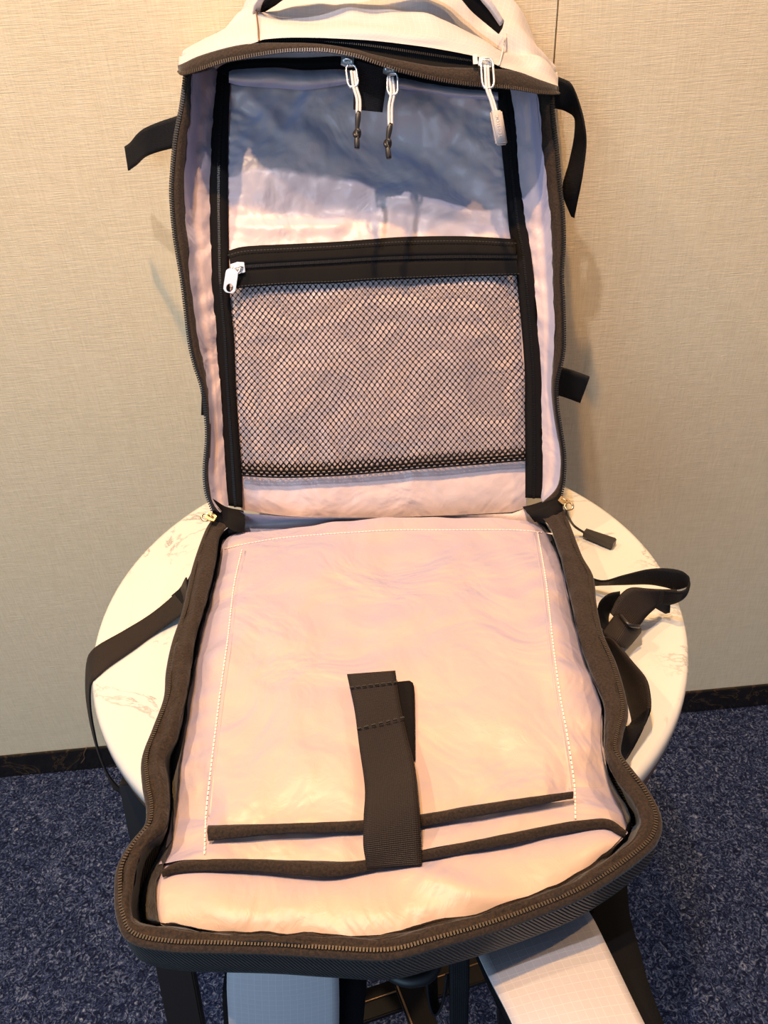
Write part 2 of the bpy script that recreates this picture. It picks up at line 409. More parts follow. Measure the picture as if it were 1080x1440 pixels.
# make resampled rings stay matched: interpolate by station instead of by length
def bystation(r, n):
    out = []
    for i in range(n):
        s = (len(r)-1)*i/(n-1); k = min(int(s), len(r)-2); t = s-k
        p1, p2 = r[k], r[k+1]; p0 = r[k-1] if k else p1*2-p2; p3 = r[k+2] if k+2 < len(r) else p2*2-p1
        out.append(cr(p0, p1, p2, p3, t))
    return out
R_out, R_t1, R_gr, R_in = [bystation(r, NR) for r in RING]
def inward(P, i):
    t = P[min(i+1, len(P)-1)]-P[max(i-1, 0)]; return Vector((-t.y, t.x, 0)).normalized()
sgn = 1 if (R_in[60]-R_out[60]).dot(inward(R_out, 60)) > 0 else -1
INW = [inward(R_out, i)*sgn for i in range(NR)]
def mixrow(a, b_, t, lift=0): return [a[i].lerp(b_[i], t)+ZN*lift for i in range(len(a))]
wr = lambda a, s: (lambda u, v, p: a*nz(p.x*s, p.y*s, 3.1+v*1.3)+a*0.8*nz(u*26, v*2.6, 7.7)+a*0.5*nz(u*120, v*4, 1.2))
sheet('zipper_tape', [R_out, mixrow(R_out, R_t1, 0.33, 0.0012), mixrow(R_out, R_t1, 0.66, 0.0022), R_t1], M['tape'], bag, disp=wr(0.0022, 60), thick=0.0012, nv=9)
sheet('gusset', [R_t1, mixrow(R_t1, R_gr, 0.35), R_gr, mixrow(R_gr, R_in, 0.5, 0.002), R_in], M['tape'], bag, disp=wr(0.003, 75), nv=14)
path_normal_boxes('zipper_teeth', [p-INW[i]*0.0006 for i, p in enumerate(R_out)], 0.00185, 0.00055, 0.0011, 0.0009, ZN, M['teeth_b'], bag)
# outer flap of the zip tape and the ribbed side wall
lip = [R_out[i]-INW[i]*0.0045-ZN*0.003 for i in range(NR)]
sheet('outer_zipper_tape', [[p-INW[i]*0.0012-ZN*0.0003 for i, p in enumerate(R_out)], [p-INW[i]*0.0035-ZN*0.0012 for i, p in enumerate(R_out)], lip], M['tape'], bag, nv=5, thick=0.001)
def foot(i, k):
    p = R_out[i].copy(); out = -INW[i]
    front = max(0, -(-out.y)) if False else max(0, -out.y)
    if k == 0: q = p+out*0.0042-ZN*0.0035
    elif k == 1: q = p+out*(0.002*front+0.002)-ZN*(p.z-T)*0.40
    elif k == 2: q = p-out*(0.010*front+0.002)-ZN*(p.z-T)*0.8
    else: q = p-out*(0.010+0.016*front); q.z = T+0.002
    return q
walls = [[foot(i, k) for i in range(NR)] for k in range(4)]
sheet('side_wall', walls, M['shell'], bag, disp=lambda u, v, p: 0.0, nv=12)
bm = bmesh.new(); vs_ = [bm.verts.new(p) for p in walls[3]]; bm.faces.new(vs_)
frombm('base_panel', bm, M['shell'], bag, smooth=False)

# ---- lower lining: sleeve panel, pocket strip, foot panel
LH = [0.0]
def line_at(L, x): return at_x(L, x)
LEFT_IN = [st[3] for st in ST[:18]]; RIGHT_IN = [st[3] for st in ST[26:]][::-1]
def edge_left(y):
    L = sorted([(b_, a) for a, b_ in LEFT_IN]); return at_x(L, y)
def edge_right(y):
    L = sorted([(b_, a) for a, b_ in RIGHT_IN]); return at_x(L, y)
P1T = [(292, 1159), (331, 1158), (395, 1157), (459, 1154.5), (510, 1152), (589, 1144), (654, 1133), (728, 1122), (794, 1114), (806, 1113)]
P1B = [(292, 1180), (331, 1176), (395, 1170), (459, 1168.6), (510, 1167), (589, 1161), (654, 1148), (728, 1135), (794, 1122), (806, 1120)]
P2T = [(227, 1226), (242, 1214), (268, 1208), (310, 1206.5), (353, 1206.5), (417, 1208.6), (481, 1210), (510, 1208), (592, 1195.6), (654, 1183), (728, 1168), (802, 1154), (849, 1150), (866, 1156), (881, 1169)]
P2B = [(228, 1231), (246, 1225), (280, 1222.7), (320, 1222), (353, 1222.7), (417, 1228), (464, 1231), (510, 1224), (592, 1208), (654, 1196), (728, 1183), (783, 1170), (849, 1162), (864, 1167), (879, 1175)]
TOPL = [(318, 762), (346, 747), (409, 739), (472, 734.5), (560, 731), (620, 729), (720, 729), (753, 734), (766, 742)]
def edge_y(L, x):
    if x <= L[0][0]: return L[0][1]
    if x >= L[-1][0]: return L[-1][1]
    return at_x(L, x)
def lining_panel(name, top, bot, h0, h1, bulge, mt, nu=150, nv=130, pucker=None, seed=0.0, wrk=0.0050, edge_drop=0.010, slit=False):
    """top/bot: pixel polylines left to right"""
    T_ = resample([(x, y, 0) for x, y in top], nu); B_ = resample([(x, y, 0) for x, y in bot], nu)
    rows = []
    for j in range(nv):
        v = j/(nv-1); row = []
        yl = T_[0].y*(1-v)+B_[0].y*v; yr = T_[-1].y*(1-v)+B_[-1].y*v
        xl_lin, xr_lin = T_[0].x*(1-v)+B_[0].x*v, T_[-1].x*(1-v)+B_[-1].x*v
        xl = edge_left(yl)-2; xr = edge_right(yr)+2
        for i in range(nu):
            u = i/(nu-1)
            p = T_[i].lerp(B_[i], v)
            x = p.x+(xl-xl_lin)*(1-u)+(xr-xr_lin)*u
            e = min(u, 1-u); dome = 1-max(0, 1-e/0.10)**2
            h = h0+(h1-h0)*v-edge_drop*(1-dome)+bulge*math.sin(math.pi*v)*dome
            if slit:
                k = min(1, max(0, (p.x-296)/30))*min(1, max(0, (800-p.x)/30))
                h -= 0.0085*(1-k)*max(0, (v-0.75)/0.25)
            q = low(x, p.y, h)
            w = wrk*nz(q.x*14+seed, q.y*14, seed)+wrk*0.45*nz(q.x*38+seed, q.y*30, seed+5)
            if e < 0.16:      # gathers pulling in from the side seams
                w += 0.0045*(1-e/0.16)*nz(q.x*14, q.y*60, seed+2)
            row.append(q+ZN*w)
        rows.append(row)
    return sheet(name, rows, mt, bag)
def HL(y, base=0.0): return base
topL = [(x, y) for x, y in TOPL]
botA = [(244, 1163), (292, 1163)]+[(x, y+5) for x, y in P1T[1:-1]]+[(806, 1118), (868, 1120)]
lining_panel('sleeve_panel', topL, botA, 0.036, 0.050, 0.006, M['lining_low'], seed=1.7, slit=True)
topB = [(244, 1152), (292, 1152)]+[(x, y-1) for x, y in P1T[1:-1]]+[(806, 1108), (866, 1110)]
botB = [(231, 1221)]+[(x, y+5) for x, y in P2T[1:-2]]+[(872, 1158), (881, 1170)]
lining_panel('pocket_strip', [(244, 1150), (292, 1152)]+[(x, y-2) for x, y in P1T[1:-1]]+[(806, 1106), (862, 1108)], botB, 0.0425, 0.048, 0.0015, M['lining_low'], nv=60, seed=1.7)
# foot panel: from below the second binding to the front tape
topC = [(222, 1222), (246, 1214), (280, 1210), (353, 1208), (417, 1212), (464, 1214), (510, 1210), (592, 1196), (654, 1184), (728, 1170), (783, 1158), (849, 1152), (882, 1168)]
botC = [(220, 1250), (220, 1278), (226, 1299), (250, 1303), (302, 1311), (380, 1315), (459, 1316), (544, 1315), (606, 1300), (697, 1279), (785, 1246), (828, 1220), (863, 1193), (883, 1172)]
T_ = resample([(x, y, 0) for x, y in topC], 150); B_ = resample([(x, y, 0) for x, y in botC], 150)
rows = []
for j in range(70):
    v = j/69; row = []
    for i in range(150):
        u = i/149; p = T_[i].lerp(B_[i], v); e = min(u, 1-u)
        h = 0.040+0.012*v*(1-v)*2*(1-max(0, 1-e/0.1)**2)+0.006*v
        q = low(p.x, p.y, h)
        w = 0.004*nz(q.x*13+4, q.y*22, 8.8)+0.0015*nz(q.x*40, q.y*40, 2.2)
        w += 0.0035*math.exp(-((q.x+0.10*0-0.03+(q.y-0.24)*1.6)/0.018)**2)*math.sin(math.pi*v)
        row.append(q+ZN*w)
    rows.append(row)
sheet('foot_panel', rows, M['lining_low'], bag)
# bindings
def binding(name, top, bot, h, n=90, rise=0.0035, parent=bag, fn=low, nn=ZN, mt=None):
    a = resample([fn(x, y, h) for x, y in top], n); b_ = resample([fn(x, y, h) for x, y in bot], n)
    rows = [[a[i].lerp(b_[i], j/8)+nn*(rise*math.sin(math.pi*j/8)-0.002+0.0006*nz(a[i].x*90, a[i].y*90+j, 1)) for i in range(n)] for j in range(9)]
    return sheet(name, rows, mt or M['tape'], parent, thick=0.001)
binding('pocket_binding', P1T, P1B, 0.0535); binding('pocket_binding', P2T, P2B, 0.0505)
# stitches
def stitch(path, h, fn=low, nrm=ZN, mt=None, pitch=0.0036, parent=bag, hx=0.0013, hy=0.00045, hz_=0.0004):
    return path_normal_boxes('stitching', [fn(x, y, h(x, y) if callable(h) else h) for x, y in path], pitch, hx, hy, hz_, nrm, mt or M['thread'], parent)

# raycast helper to lay details on already built surfaces
from mathutils.bvhtree import BVHTree
def bvh(names):
    V_, F_ = [], []
    for o in bag.children_recursive:
        if o.type == 'MESH' and o.name.split('.')[0] in names:
            k = len(V_); V_ += [o.matrix_world @ w.co for w in o.data.vertices]; F_ += [[k+i for i in p.vertices] for p in o.data.polygons]
    return BVHTree.FromPolygons(V_, F_)
bpy.context.view_layer.update()
BV = bvh(('sleeve_panel', 'pocket_strip', 'foot_panel'))
def lay(px, py, d=0.0):
    r = ray(px, py).normalized(); hit = BV.ray_cast(EYE, r)
    if hit[0] is None: return low(px, py, 0.05)
    return hit[0]+ZN*d
def lay_path(pts, n, d): 
    q = resample([(x, y, 0) for x, y in pts], n); return [lay(p.x, p.y, d) for p in q]
SL = [(340, 775), (329, 825), (321, 894), (315, 938), (309, 981), (302, 1038), (295, 1097), (290, 1147), (288, 1200)]
SR = [(756, 750), (767, 814), (772, 856), (779, 919), (788, 983), (797, 1032), (805, 1085), (808, 1111), (809, 1150)]
STP = [(318, 772), (349, 765), (399, 757), (472, 751), (560, 746), (620, 746), (720, 746), (776, 751)]
for s in (SL, SR, STP):
    path_normal_boxes('stitching', lay_path(s, 60, 0.0003), 0.0034, 0.0013, 0.0005, 0.0005, ZN, M['thread'], bag)
# seam ridges beside the stitches
for s, dx in ((SL, 5), (SR, -5)):
    tube('seam_piping', [p-ZN*0.0009 for p in lay_path([(x+dx, y) for x, y in s[:-1]], 50, 0.0)], 0.0014, M['lining_low'], bag, seg=8)

# hook strap with its patch
SA = [(488, 949), (498, 996), (505, 1048), (513, 1107), (511.5, 1150), (511, 1189), (516, 1221)]
SB = [(556, 944), (562, 985), (572, 1030), (583, 1074), (588, 1122), (591, 1159), (593, 1217)]
hh = [0.062, 0.061, 0.062, 0.064, 0.066, 0.063, 0.050]
hs = strap('sleeve_strap', [low(x, y, h) for (x, y), h in zip(SA, hh)], [low(x, y, h) for (x, y), h in zip(SB, hh)], M['web_brown'], bag, n=80, nv=9, thick=0.0018,
      disp=lambda u, v, p: 0.0018*math.sin(u*8+v*1.5)*math.sin(math.pi*u))
def st_strap(v):  # stitched hem lines of the strap
    a = Vector(SA[0]).lerp(Vector(SA[1]), v) if v <= 1 else Vector(SA[1]).lerp(Vector(SA[2]), v-1)
    b_ = Vector(SB[0]).lerp(Vector(SB[1]), v) if v <= 1 else Vector(SB[1]).lerp(Vector(SB[2]), v-1)
    return a, b_
for v0 in (0.38, 1.55):
    a, b_ = st_strap(v0)
    path_normal_boxes('stitching', [low(a.x+3, a.y, 0.0645), low((a.x+b_.x)/2, (a.y+b_.y)/2, 0.065), low(b_.x-2, b_.y, 0.0645)], 0.0040, 0.0015, 0.0006, 0.0005, ZN, M['dthread'], hs)
pa = lay_path([(545, 964), (548, 1010), (552, 1072)], 20, 0.0022); pb = lay_path([(576, 961), (582, 968), (583.5, 1010), (584, 1072)], 20, 0.0022)
strap('fastener_patch', pa, pb, M['band'], bag, n=20, nv=6, thick=0.002)

# ---- fold of lining at the hinge
sheet('hinge_fold', [[up(x, y, h) for x, y, h in ((318, 712, -0.03), (345, 722, -0.012), (409, 727, -0.01), (520, 728, -0.01), (620, 726, -0.01), (720, 722, -0.01), (765, 706, -0.03))],
     [low(x, y, h) for x, y, h in ((320, 735, 0.026), (350, 738, 0.028), (409, 734, 0.029), (520, 731, 0.029), (620, 728, 0.029), (720, 726, 0.03), (770, 722, 0.028))],
     [low(x, y, h) for x, y, h in ((322, 762, 0.018), (350, 752, 0.022), (409, 745, 0.024), (520, 737, 0.024), (620, 734, 0.024), (720, 734, 0.024), (766, 742, 0.02))]], M['lining'], bag, nv=14)
def hing(name, rows, mt): return sheet(name, [resample([Vector(p) for p in r], 30) for r in rows], mt, bag, nv=10, disp=lambda u, v, p: 0.003*nz(p.x*60, p.y*60, 4))
hing('hinge_corner', [[up(296, 700, 0.0), up(318, 712, -0.012), up(342, 716, -0.02)], [low(299, 722, 0.052), low(322, 726, 0.05), low(345, 731, 0.045)], [low(303, 735, 0.044), low(326, 745, 0.042), low(344, 750, 0.034)]], M['band'])
hing('hinge_corner', [[up(786, 693, 0.0), up(765, 704, -0.012), up(735, 712, -0.02)], [low(791, 707, 0.052), low(770, 716, 0.05), low(742, 722, 0.045)], [low(792, 722, 0.045), low(774, 735, 0.042), low(752, 733, 0.034)]], M['band'])

# ---- upper half (the lid, leaning on the wall)
LO = [(261, 104), (255.5, 148), (247, 193), (242.6, 237), (241, 274), (245, 326), (250, 358), (258, 408), (266, 477), (273.5, 512), (284.5, 547), (290, 588), (291, 619), (288, 660), (290, 691), (299, 717)]
LI = [(270, 104), (268.5, 167), (264, 193), (260, 259), (261, 315), (266, 345), (267, 383), (275, 446), (283, 496), (288, 521), (294, 562), (296, 603), (295, 640), (294, 666), (300, 704), (311, 720)]
BL0 = [(305, 96), (301, 148), (296, 222), (295, 289), (296, 340), (297, 383), (302, 446), (306.6, 509), (311, 572), (314.5, 635), (317.6, 682), (321, 711)]
BL1 = [(324, 103), (321, 178), (320, 259), (321, 340), (322, 400), (325, 440), (328.6, 477), (331, 540), (335, 603), (339.6, 666), (341, 714)]
BR0 = [(698, 118), (705.6, 207), (711, 259), (716.7, 326), (723, 347), (728, 403), (733, 453), (738, 520), (738.5, 587), (739, 653), (739, 700)]
BR1 = [(717, 118), (726, 178), (729.6, 237), (737, 296), (744, 340), (752, 403), (757, 470), (761, 537), (762.7, 603), (762.7, 653), (761.7, 701)]
RI = [(753, 118), (759, 178), (763, 222), (770, 281), (775, 327), (777, 387), (778, 453), (778, 503), (776, 547), (780, 587), (787, 630), (788, 660), (783, 687), (763, 707)]
RO = [(776, 122), (778, 167), (783, 211), (787, 259), (791, 296), (792.6, 340), (790, 387), (792, 430), (793, 480), (790, 507), (783, 536), (783, 568), (788, 603), (793, 637), (792.7, 670), (788, 700)]
HC = lambda y: -0.030-0.030*max(0, (400-y)/320.0)       # lining lies deeper towards the top
def urow(P, hf, n=90):
    q = resample([(x, y, 0) for x, y in P], n); return [up(p.x, p.y, hf(p.y) if callable(hf) else hf) for p in q]
def useries(name, defs, mt, disp=None, nv=24, n=110, thick=0):
    return sheet(name, [urow(P, h, n) for P, h in defs], mt, bag, disp=disp, n=UN, nv=nv, thick=thick)
gat = lambda amp, seed: (lambda u, v, p: amp*nz(p.x*18, p.z*42, seed)+amp*0.5*nz(p.x*50, p.z*95, seed+3)+amp*0.5*abs(math.sin(p.z*190+4*nz(p.z*20, seed)))*max(0, 1-min(v, 1-v)/0.25))
def lerpP(A, B, t, n=60):
    a = resample([(x, y, 0) for x, y in A], n); b_ = resample([(x, y, 0) for x, y in B], n)
    return [(a[i].lerp(b_[i], t).x, a[i].lerp(b_[i], t).y) for i in range(n)]
useries('lid_zipper_tape', [(LO, 0.0), (lerpP(LO, LI, .5), 0.001), (LI, -0.006)], M['tape'], nv=6, thick=0.0012)
useries('lid_zipper_tape', [(RO, 0.0), (lerpP(RO, RI, .5), 0.001), (RI, -0.006)], M['tape'], nv=6, thick=0.0012)
for P, s in ((LO, 1), (RO, -1)):
    path_normal_boxes('zipper_teeth', urow(P, 0.0012, 160), 0.0022, 0.0007, 0.0019, 0.0009, UN, M['teeth'], bag)
useries('side_lining', [(lerpP(LI, LI, 0), -0.004), (lerpP(LI, BL0, .3), lambda y: HC(y)*0.6), (lerpP(LI, BL0, .7), lambda y: HC(y)*0.8), ([(x+2, y) for x, y in BL0], lambda y: HC(y)-0.002)], M['lining'], disp=gat(0.006, 3.3))
useries('side_lining', [([(x-2, y) for x, y in BR1], lambda y: HC(y)-0.002), (lerpP(BR1, RI, .3), lambda y: HC(y)*0.8), (lerpP(BR1, RI, .7), lambda y: HC(y)*0.6), (RI, -0.004)], M['lining'], disp=gat(0.006, 9.3))
for A, B in ((BL0, BL1), (BR0, BR1)):
    bo = useries('zipper_band', [(A, HC), (lerpP(A, B, .25), lambda y: HC(y)+0.003), (lerpP(A, B, .75), lambda y: HC(y)+0.003), (B, HC)], M['band'], nv=8, thick=0.001)
    mid = lerpP(A, B, .5)
    path_normal_boxes('zipper_teeth', urow(mid, lambda y: HC(y)+0.0042, 160), 0.0018, 0.0005, 0.0012, 0.0008, UN, M['teeth'], bo)
# top run of the U-shaped zip band
tb0 = [(305, 100), (309, 94), (328, 87), (372, 83), (428, 82), (480, 80), (520, 86), (600, 106), (700, 118)]; tb1 = [(324, 110), (326, 101), (335, 97), (387, 94), (428, 98), (480, 97), (520, 104), (600, 122), (700, 134)]
useries('zipper_band', [(tb0, -0.050), (lerpP(tb0, tb1, .5), -0.046), (tb1, -0.052)], M['band'], nv=6, thick=0.001)
useries('side_lining', [([(262, 96), (300, 80), (357, 68), (401, 64), (431, 62), (493, 70), (560, 88), (700, 112), (760, 120)], -0.045), ([(268, 112), (309, 96), (340, 90), (387, 88), (428, 88), (490, 88), (560, 100), (700, 122), (757, 130)], -0.056)], M['lining'], disp=gat(0.002, 5.5), nv=10)
# centre lining
NU, NV = 170, 220
FOLDS = [(345, 128, 400, 190, 13, .008), (420, 130, 395, 190, 16, -.008), (455, 175, 560, 195, 26, -.010), (430, 190, 470, 230, 20, .006),
         (560, 190, 700, 300, 20, -.010), (585, 150, 690, 215, 24, .010), (640, 200, 700, 240, 12, -.006), (330, 230, 470, 265, 34, .009), (350, 300, 520, 290, 18, -.004),
         (500, 262, 640, 300, 16, .008), (560, 300, 700, 318, 9, -.004), (350, 320, 480, 318, 10, .004), (640, 140, 700, 150, 9, .005), (326, 150, 360, 160, 7, -.004), (326, 185, 350, 200, 7, .004)]
def folds(x, y):
    w = 0
    for x0, y0, x1, y1, s_, a in FOLDS:
        dx, dy = x1-x0, y1-y0; L2 = dx*dx+dy*dy; t = ((x-x0)*dx+(y-y0)*dy)/L2; tc = min(1, max(0, t))
        d = math.hypot(x-x0-dx*tc, y-y0-dy*tc); w += a*math.exp(-(d/s_)**2)
    return w*0.8
topc = [(316, 90), (387, 88), (428, 90), (480, 92), (560, 106), (640, 116), (706, 122)]
L_ = resample([(x-3, y, 0) for x, y in BL1], NV); Rr = resample([(x+3, y, 0) for x, y in BR0], NV)
botc = [(341, 718), (409, 727), (520, 729), (620, 726), (720, 721), (739, 714)]
tc_ = resample([(x, y, 0) for x, y in topc], NU); bc_ = resample([(x, y, 0) for x, y in botc], NU)
rows = []
for j in range(NV):
    v = j/(NV-1); row = []
    for i in range(NU):
        u = i/(NU-1)
        x = L_[j].x*(1-u)+Rr[j].x*u
        y = tc_[i].y*(1-v)+bc_[i].y*v
        e = min(u, 1-u); dome = 1-max(0, 1-e/0.12)**2
        h = HC(y)-0.003+0.006*dome*math.sin(math.pi*min(1, v*1.1))
        a1 = max(0, 1-v/0.45)
        # big soft folds in the shaded top portion
        w = (0.017*nz(u*3.4+0.3, v*6+u*2, 1.1)+0.006*nz(u*8, v*12+u*8, 6.0))*(0.10+0.90*a1)*dome
        if y < 350: w += folds(x, y)*dome
        w += 0.0014*nz(u*26, v*40, 2.0)*(0.4+a1)
        if e < 0.09: w += 0.003*(1-e/0.09)*nz(u*16, v*75, 4.0)*(0.4+a1)
        if v < 0.06: w += 0.003*(1-v/0.06)*nz(u*45, v*4, 9.0)
        if v > 0.92: w += -0.006*((v-0.92)/0.08)**2
        row.append(up(x, y, h)+UN*w)
    rows.append(row)
sheet('lid_lining', rows, M['lining'], bag)
# rolled hem across the top of the lining
hemA = [(322, 101), (335, 98), (387, 96), (428, 99), (470, 98), (492, 103)]
hemB = [(322, 117), (340, 121), (387, 124), (428, 127), (470, 122), (492, 118)]
useries('lining_hem', [(hemA, -0.050), (lerpP(hemA, hemB, .3), -0.041), (lerpP(hemA, hemB, .7), -0.040), (hemB, -0.050)], M['lining'], disp=gat(0.0018, 12.0), nv=14)
hemA = [(556, 108), (590, 112), (640, 122), (700, 130)]; hemB = [(556, 124), (590, 130), (640, 138), (701, 141)]
useries('lining_hem', [(hemA, -0.050), (lerpP(hemA, hemB, .3), -0.043), (lerpP(hemA, hemB, .7), -0.042), (hemB, -0.050)], M['lining'], disp=gat(0.0018, 14.0), nv=14)

# mesh pocket: zip bands, coil and net
ZT = [(321, 353), (346, 347), (409, 343.6), (472, 340.5), (520, 337), (570, 333.5), (653, 332.7), (724, 336.7)]
ZM = [(325, 379), (345, 375), (409, 371), (472, 367.5), (520, 364.5), (570, 362.5), (653, 361), (726, 361.5)]
ZB = [(327, 406.6), (346, 404), (409, 400), (472, 398), (520, 394.5), (587, 391.7), (653, 389), (729, 387)]
HB = lambda d: (lambda y: HC(y)+0.006+d)
pz_ = useries('pocket_zipper_band', [(ZT, HB(-0.002)), (lerpP(ZT, ZM, .5), HB(0.002)), (lerpP(ZT, ZM, .9), HB(0.0025))], M['band'], nv=7, thick=0.0012)
pz2 = useries('pocket_zipper_band', [(lerpP(ZM, ZB, .22), HB(0.003)), (lerpP(ZM, ZB, .55), HB(0.0028)), (ZB, HB(0.002))], M['band'], nv=7, thick=0.0012)
useries('pocket_zipper_track', [(lerpP(ZT, ZM, .7), HB(0.0)), (lerpP(ZM, ZB, .3), HB(0.0))], M['web'], nv=4)
path_normal_boxes('zipper_teeth', urow(ZM, HB(0.0012), 120), 0.0016, 0.0005, 0.0016, 0.0008, UN, M['teeth'], bag)
for P, par in ((lerpP(ZT, ZM, .22), pz_), (lerpP(ZM, ZB, .92), pz2)):
    path_normal_boxes('stitching', urow(P, HB(0.0042), 90), 0.0032, 0.0011, 0.0004, 0.0004, UN, M['dthread'], par)
# net of diamond openings
MB_ = [(340, 669.5), (396, 672), (472, 669.5), (560, 662.6), (587, 660), (653, 655), (739, 648)]
def netpt(u, v):
    a = NT[min(int(u*200), 200)]; b_ = NB[min(int(u*200), 200)]
    yl = a.y*(1-v)+b_.y*v
    xl = at_x(sorted([(q, p) for p, q in BL1]), yl); xr = at_x(sorted([(q, p) for p, q in BR0]), yl)
    x = xl+(xr-xl)*u
    fu, fv = math.sin(math.pi*u), math.sin(math.pi*min(1, v*1.02))
    bul = 0.004+0.013*fu*fv
    bul += 0.0075*fv*(math.sin(u*13.5+0.8+2.4*v*math.sin(u*5))*math.sin(v*7.5+u*3.3+0.5))*min(1, 6*fu)
    bul += 0.004*fv*nz(u*9, v*12, 7)
    w = 0.014*fv*nz(u*4, v*5, 3)
    return up(x+4*fv*nz(u*5, v*6, 1.5), yl+4*fv*fu*nz(u*5+9, v*6, 4.5), HC(yl)+max(0.0035, bul))
NT = resample([(x, y, 0) for x, y in [(327, 404), (409, 397), (472, 395), (520, 392), (587, 389), (653, 386.5), (729, 384)]], 201)
NB = resample([(x, y, 0) for x, y in MB_], 201)
nc, nr = 50, 46                         # openings across and rows (each second row shifted)
vsN, fsN = [], []
for r in range(57):
    v = (r+0.5)/57; off = 0.5 if r % 2 else 0.0
    for c in range(nc+1):
        u = (c+off)/nc
        if u < 0 or u > 1: continue
        hu, hv = 0.5/nc, 1.0/57
        dense = 0.0 if v < 0.955 else 1.0
        k = len(vsN); out8, in8 = [], []
        for q in range(8):
            an = q*math.pi/4
            if q % 2 == 0: du, dv = math.cos(an)*hu, math.sin(an)*hv
            else: du, dv = math.cos(an)*hu*0.7071, math.sin(an)*hv*0.7071
            out8.append((min(1, max(0, u+du)), min(1, max(0, v+dv))))
            f = 0.75 if q % 2 == 0 else 0.89
            if v > 0.925: f *= 0.72
            in8.append((min(1, max(0, u+du*f)), min(1, max(0, v+dv*f))))
        for uu, vv_ in out8: vsN.append(netpt(uu, vv_)+UN*0.0005)
        for uu, vv_ in in8: vsN.append(netpt(uu, vv_)-UN*0.0002)
        for q in range(8): fsN.append((k+q, k+(q+1) % 8, k+8+(q+1) % 8, k+8+q))
me = bpy.data.meshes.new('mesh_net'); me.from_pydata(vsN, [], fsN); o = link('mesh_net', me, M['net'], bag, smooth=False); o['kind'] = 'stuff'
# dark gathered hem at the bottom of the net
a = lerpP([(x, y-9) for x, y in MB_], MB_, 0); bm = bmesh.new()
for k in range(3):
    tube('', urow([(x, y-1-k*4.0) for x, y in MB_], lambda y: HC(y)+0.0055, 120), lambda s: 0.0009, None, bm=bm, seg=6)
frombm('net_hem', bm, M['net'], bag)

# ---- sliders and pulls
def frame_at(c, down, nrm):
    z = nrm.normalized(); y = -(down-z*down.dot(z)).normalized(); x = y.cross(z)
    return c, x, y, z
def plate(name, c, x, y, z, outline, t, mt, parent, hole=None, bev=0.0003):
    """extruded outline (x,y in metres) with optional hole outline of same count"""
    bm = bmesh.new(); n = len(outline)
    P = lambda q, d: bm.verts.new(c+x*q[0]+y*q[1]+z*d)
    a = [P(q, t) for q in outline]; b_ = [P(q, -t) for q in outline]
    if hole:
        ha = [P(q, t) for q in hole]; hb = [P(q, -t) for q in hole]
        for i in range(n):
            j = (i+1) % n
            bm.faces.new((a[i], a[j], ha[j], ha[i])); bm.faces.new((b_[j], b_[i], hb[i], hb[j]))
            bm.faces.new((ha[i], ha[j], hb[j], hb[i])); bm.faces.new((a[j], a[i], b_[i], b_[j]))
    else:
        bm.faces.new(a); bm.faces.new(b_[::-1])
        for i in range(n):
            j = (i+1) % n; bm.faces.new((a[j], a[i], b_[i], b_[j]))
    return frombm(name, bm, mt, parent, smooth=False)
def slider(c, along, nrm, mt, parent, s=1.0):
    c, x, y, z = frame_at(c, along, nrm)
    o = plate('slider', c, x, y, z, [(-.0035*s, -.0048*s), (.0035*s, -.0048*s), (.0042*s, 0), (.0030*s, .0052*s), (-.0030*s, .0052*s), (-.0042*s, 0)], 0.0012*s, mt, parent)
    bm = bmesh.new(); tube('', [c+y*0.0035*s+z*.001, c+y*0.002*s+z*.0036*s, c-y*0.002*s+z*.0036*s, c-y*.0035*s+z*.001], 0.0008*s, None, bm=bm, seg=8, n=12)
    frombm('slider_bridge', bm, mt, o); return o
# mesh-pocket slider with flat tab
c0 = up(335, 377, -0.020); sl = slider(c0, up(360, 375, -0.02)-up(340, 377, -0.02), UN, M['nickel'], bag, 1.35)
tp, bt = up(327, 378, -0.014), up(322, 412, -0.014); cc = (tp+bt)/2; Lh = (tp-bt).length/2
cc, x, y, z = frame_at(cc, bt-tp, UN)
W2 = 0.0060
ol = []; hl = []
for k in range(24):
    an = 2*math.pi*k/24; sx, sy = math.cos(an), math.sin(an)
    ol.append((W2*max(-1, min(1, sx*1.35)), Lh*max(-1, min(1, sy*1.08)))); 
    hl.append((0.0034*sx, -Lh*0.58+0.0040*sy))
plate('pull_tab', cc, x, y, z, ol, 0.0008, M['nickel'], sl, hole=hl)
tube('pull_ring', [c0+UN*0.004+x*0.003*math.cos(a_/12*2*math.pi)-y*(0.002+0.0035*math.sin(a_/12*2*math.pi))+UN*0.001 for a_ in range(12)], 0.0009, M['nickel'], sl, seg=6, closed=True)

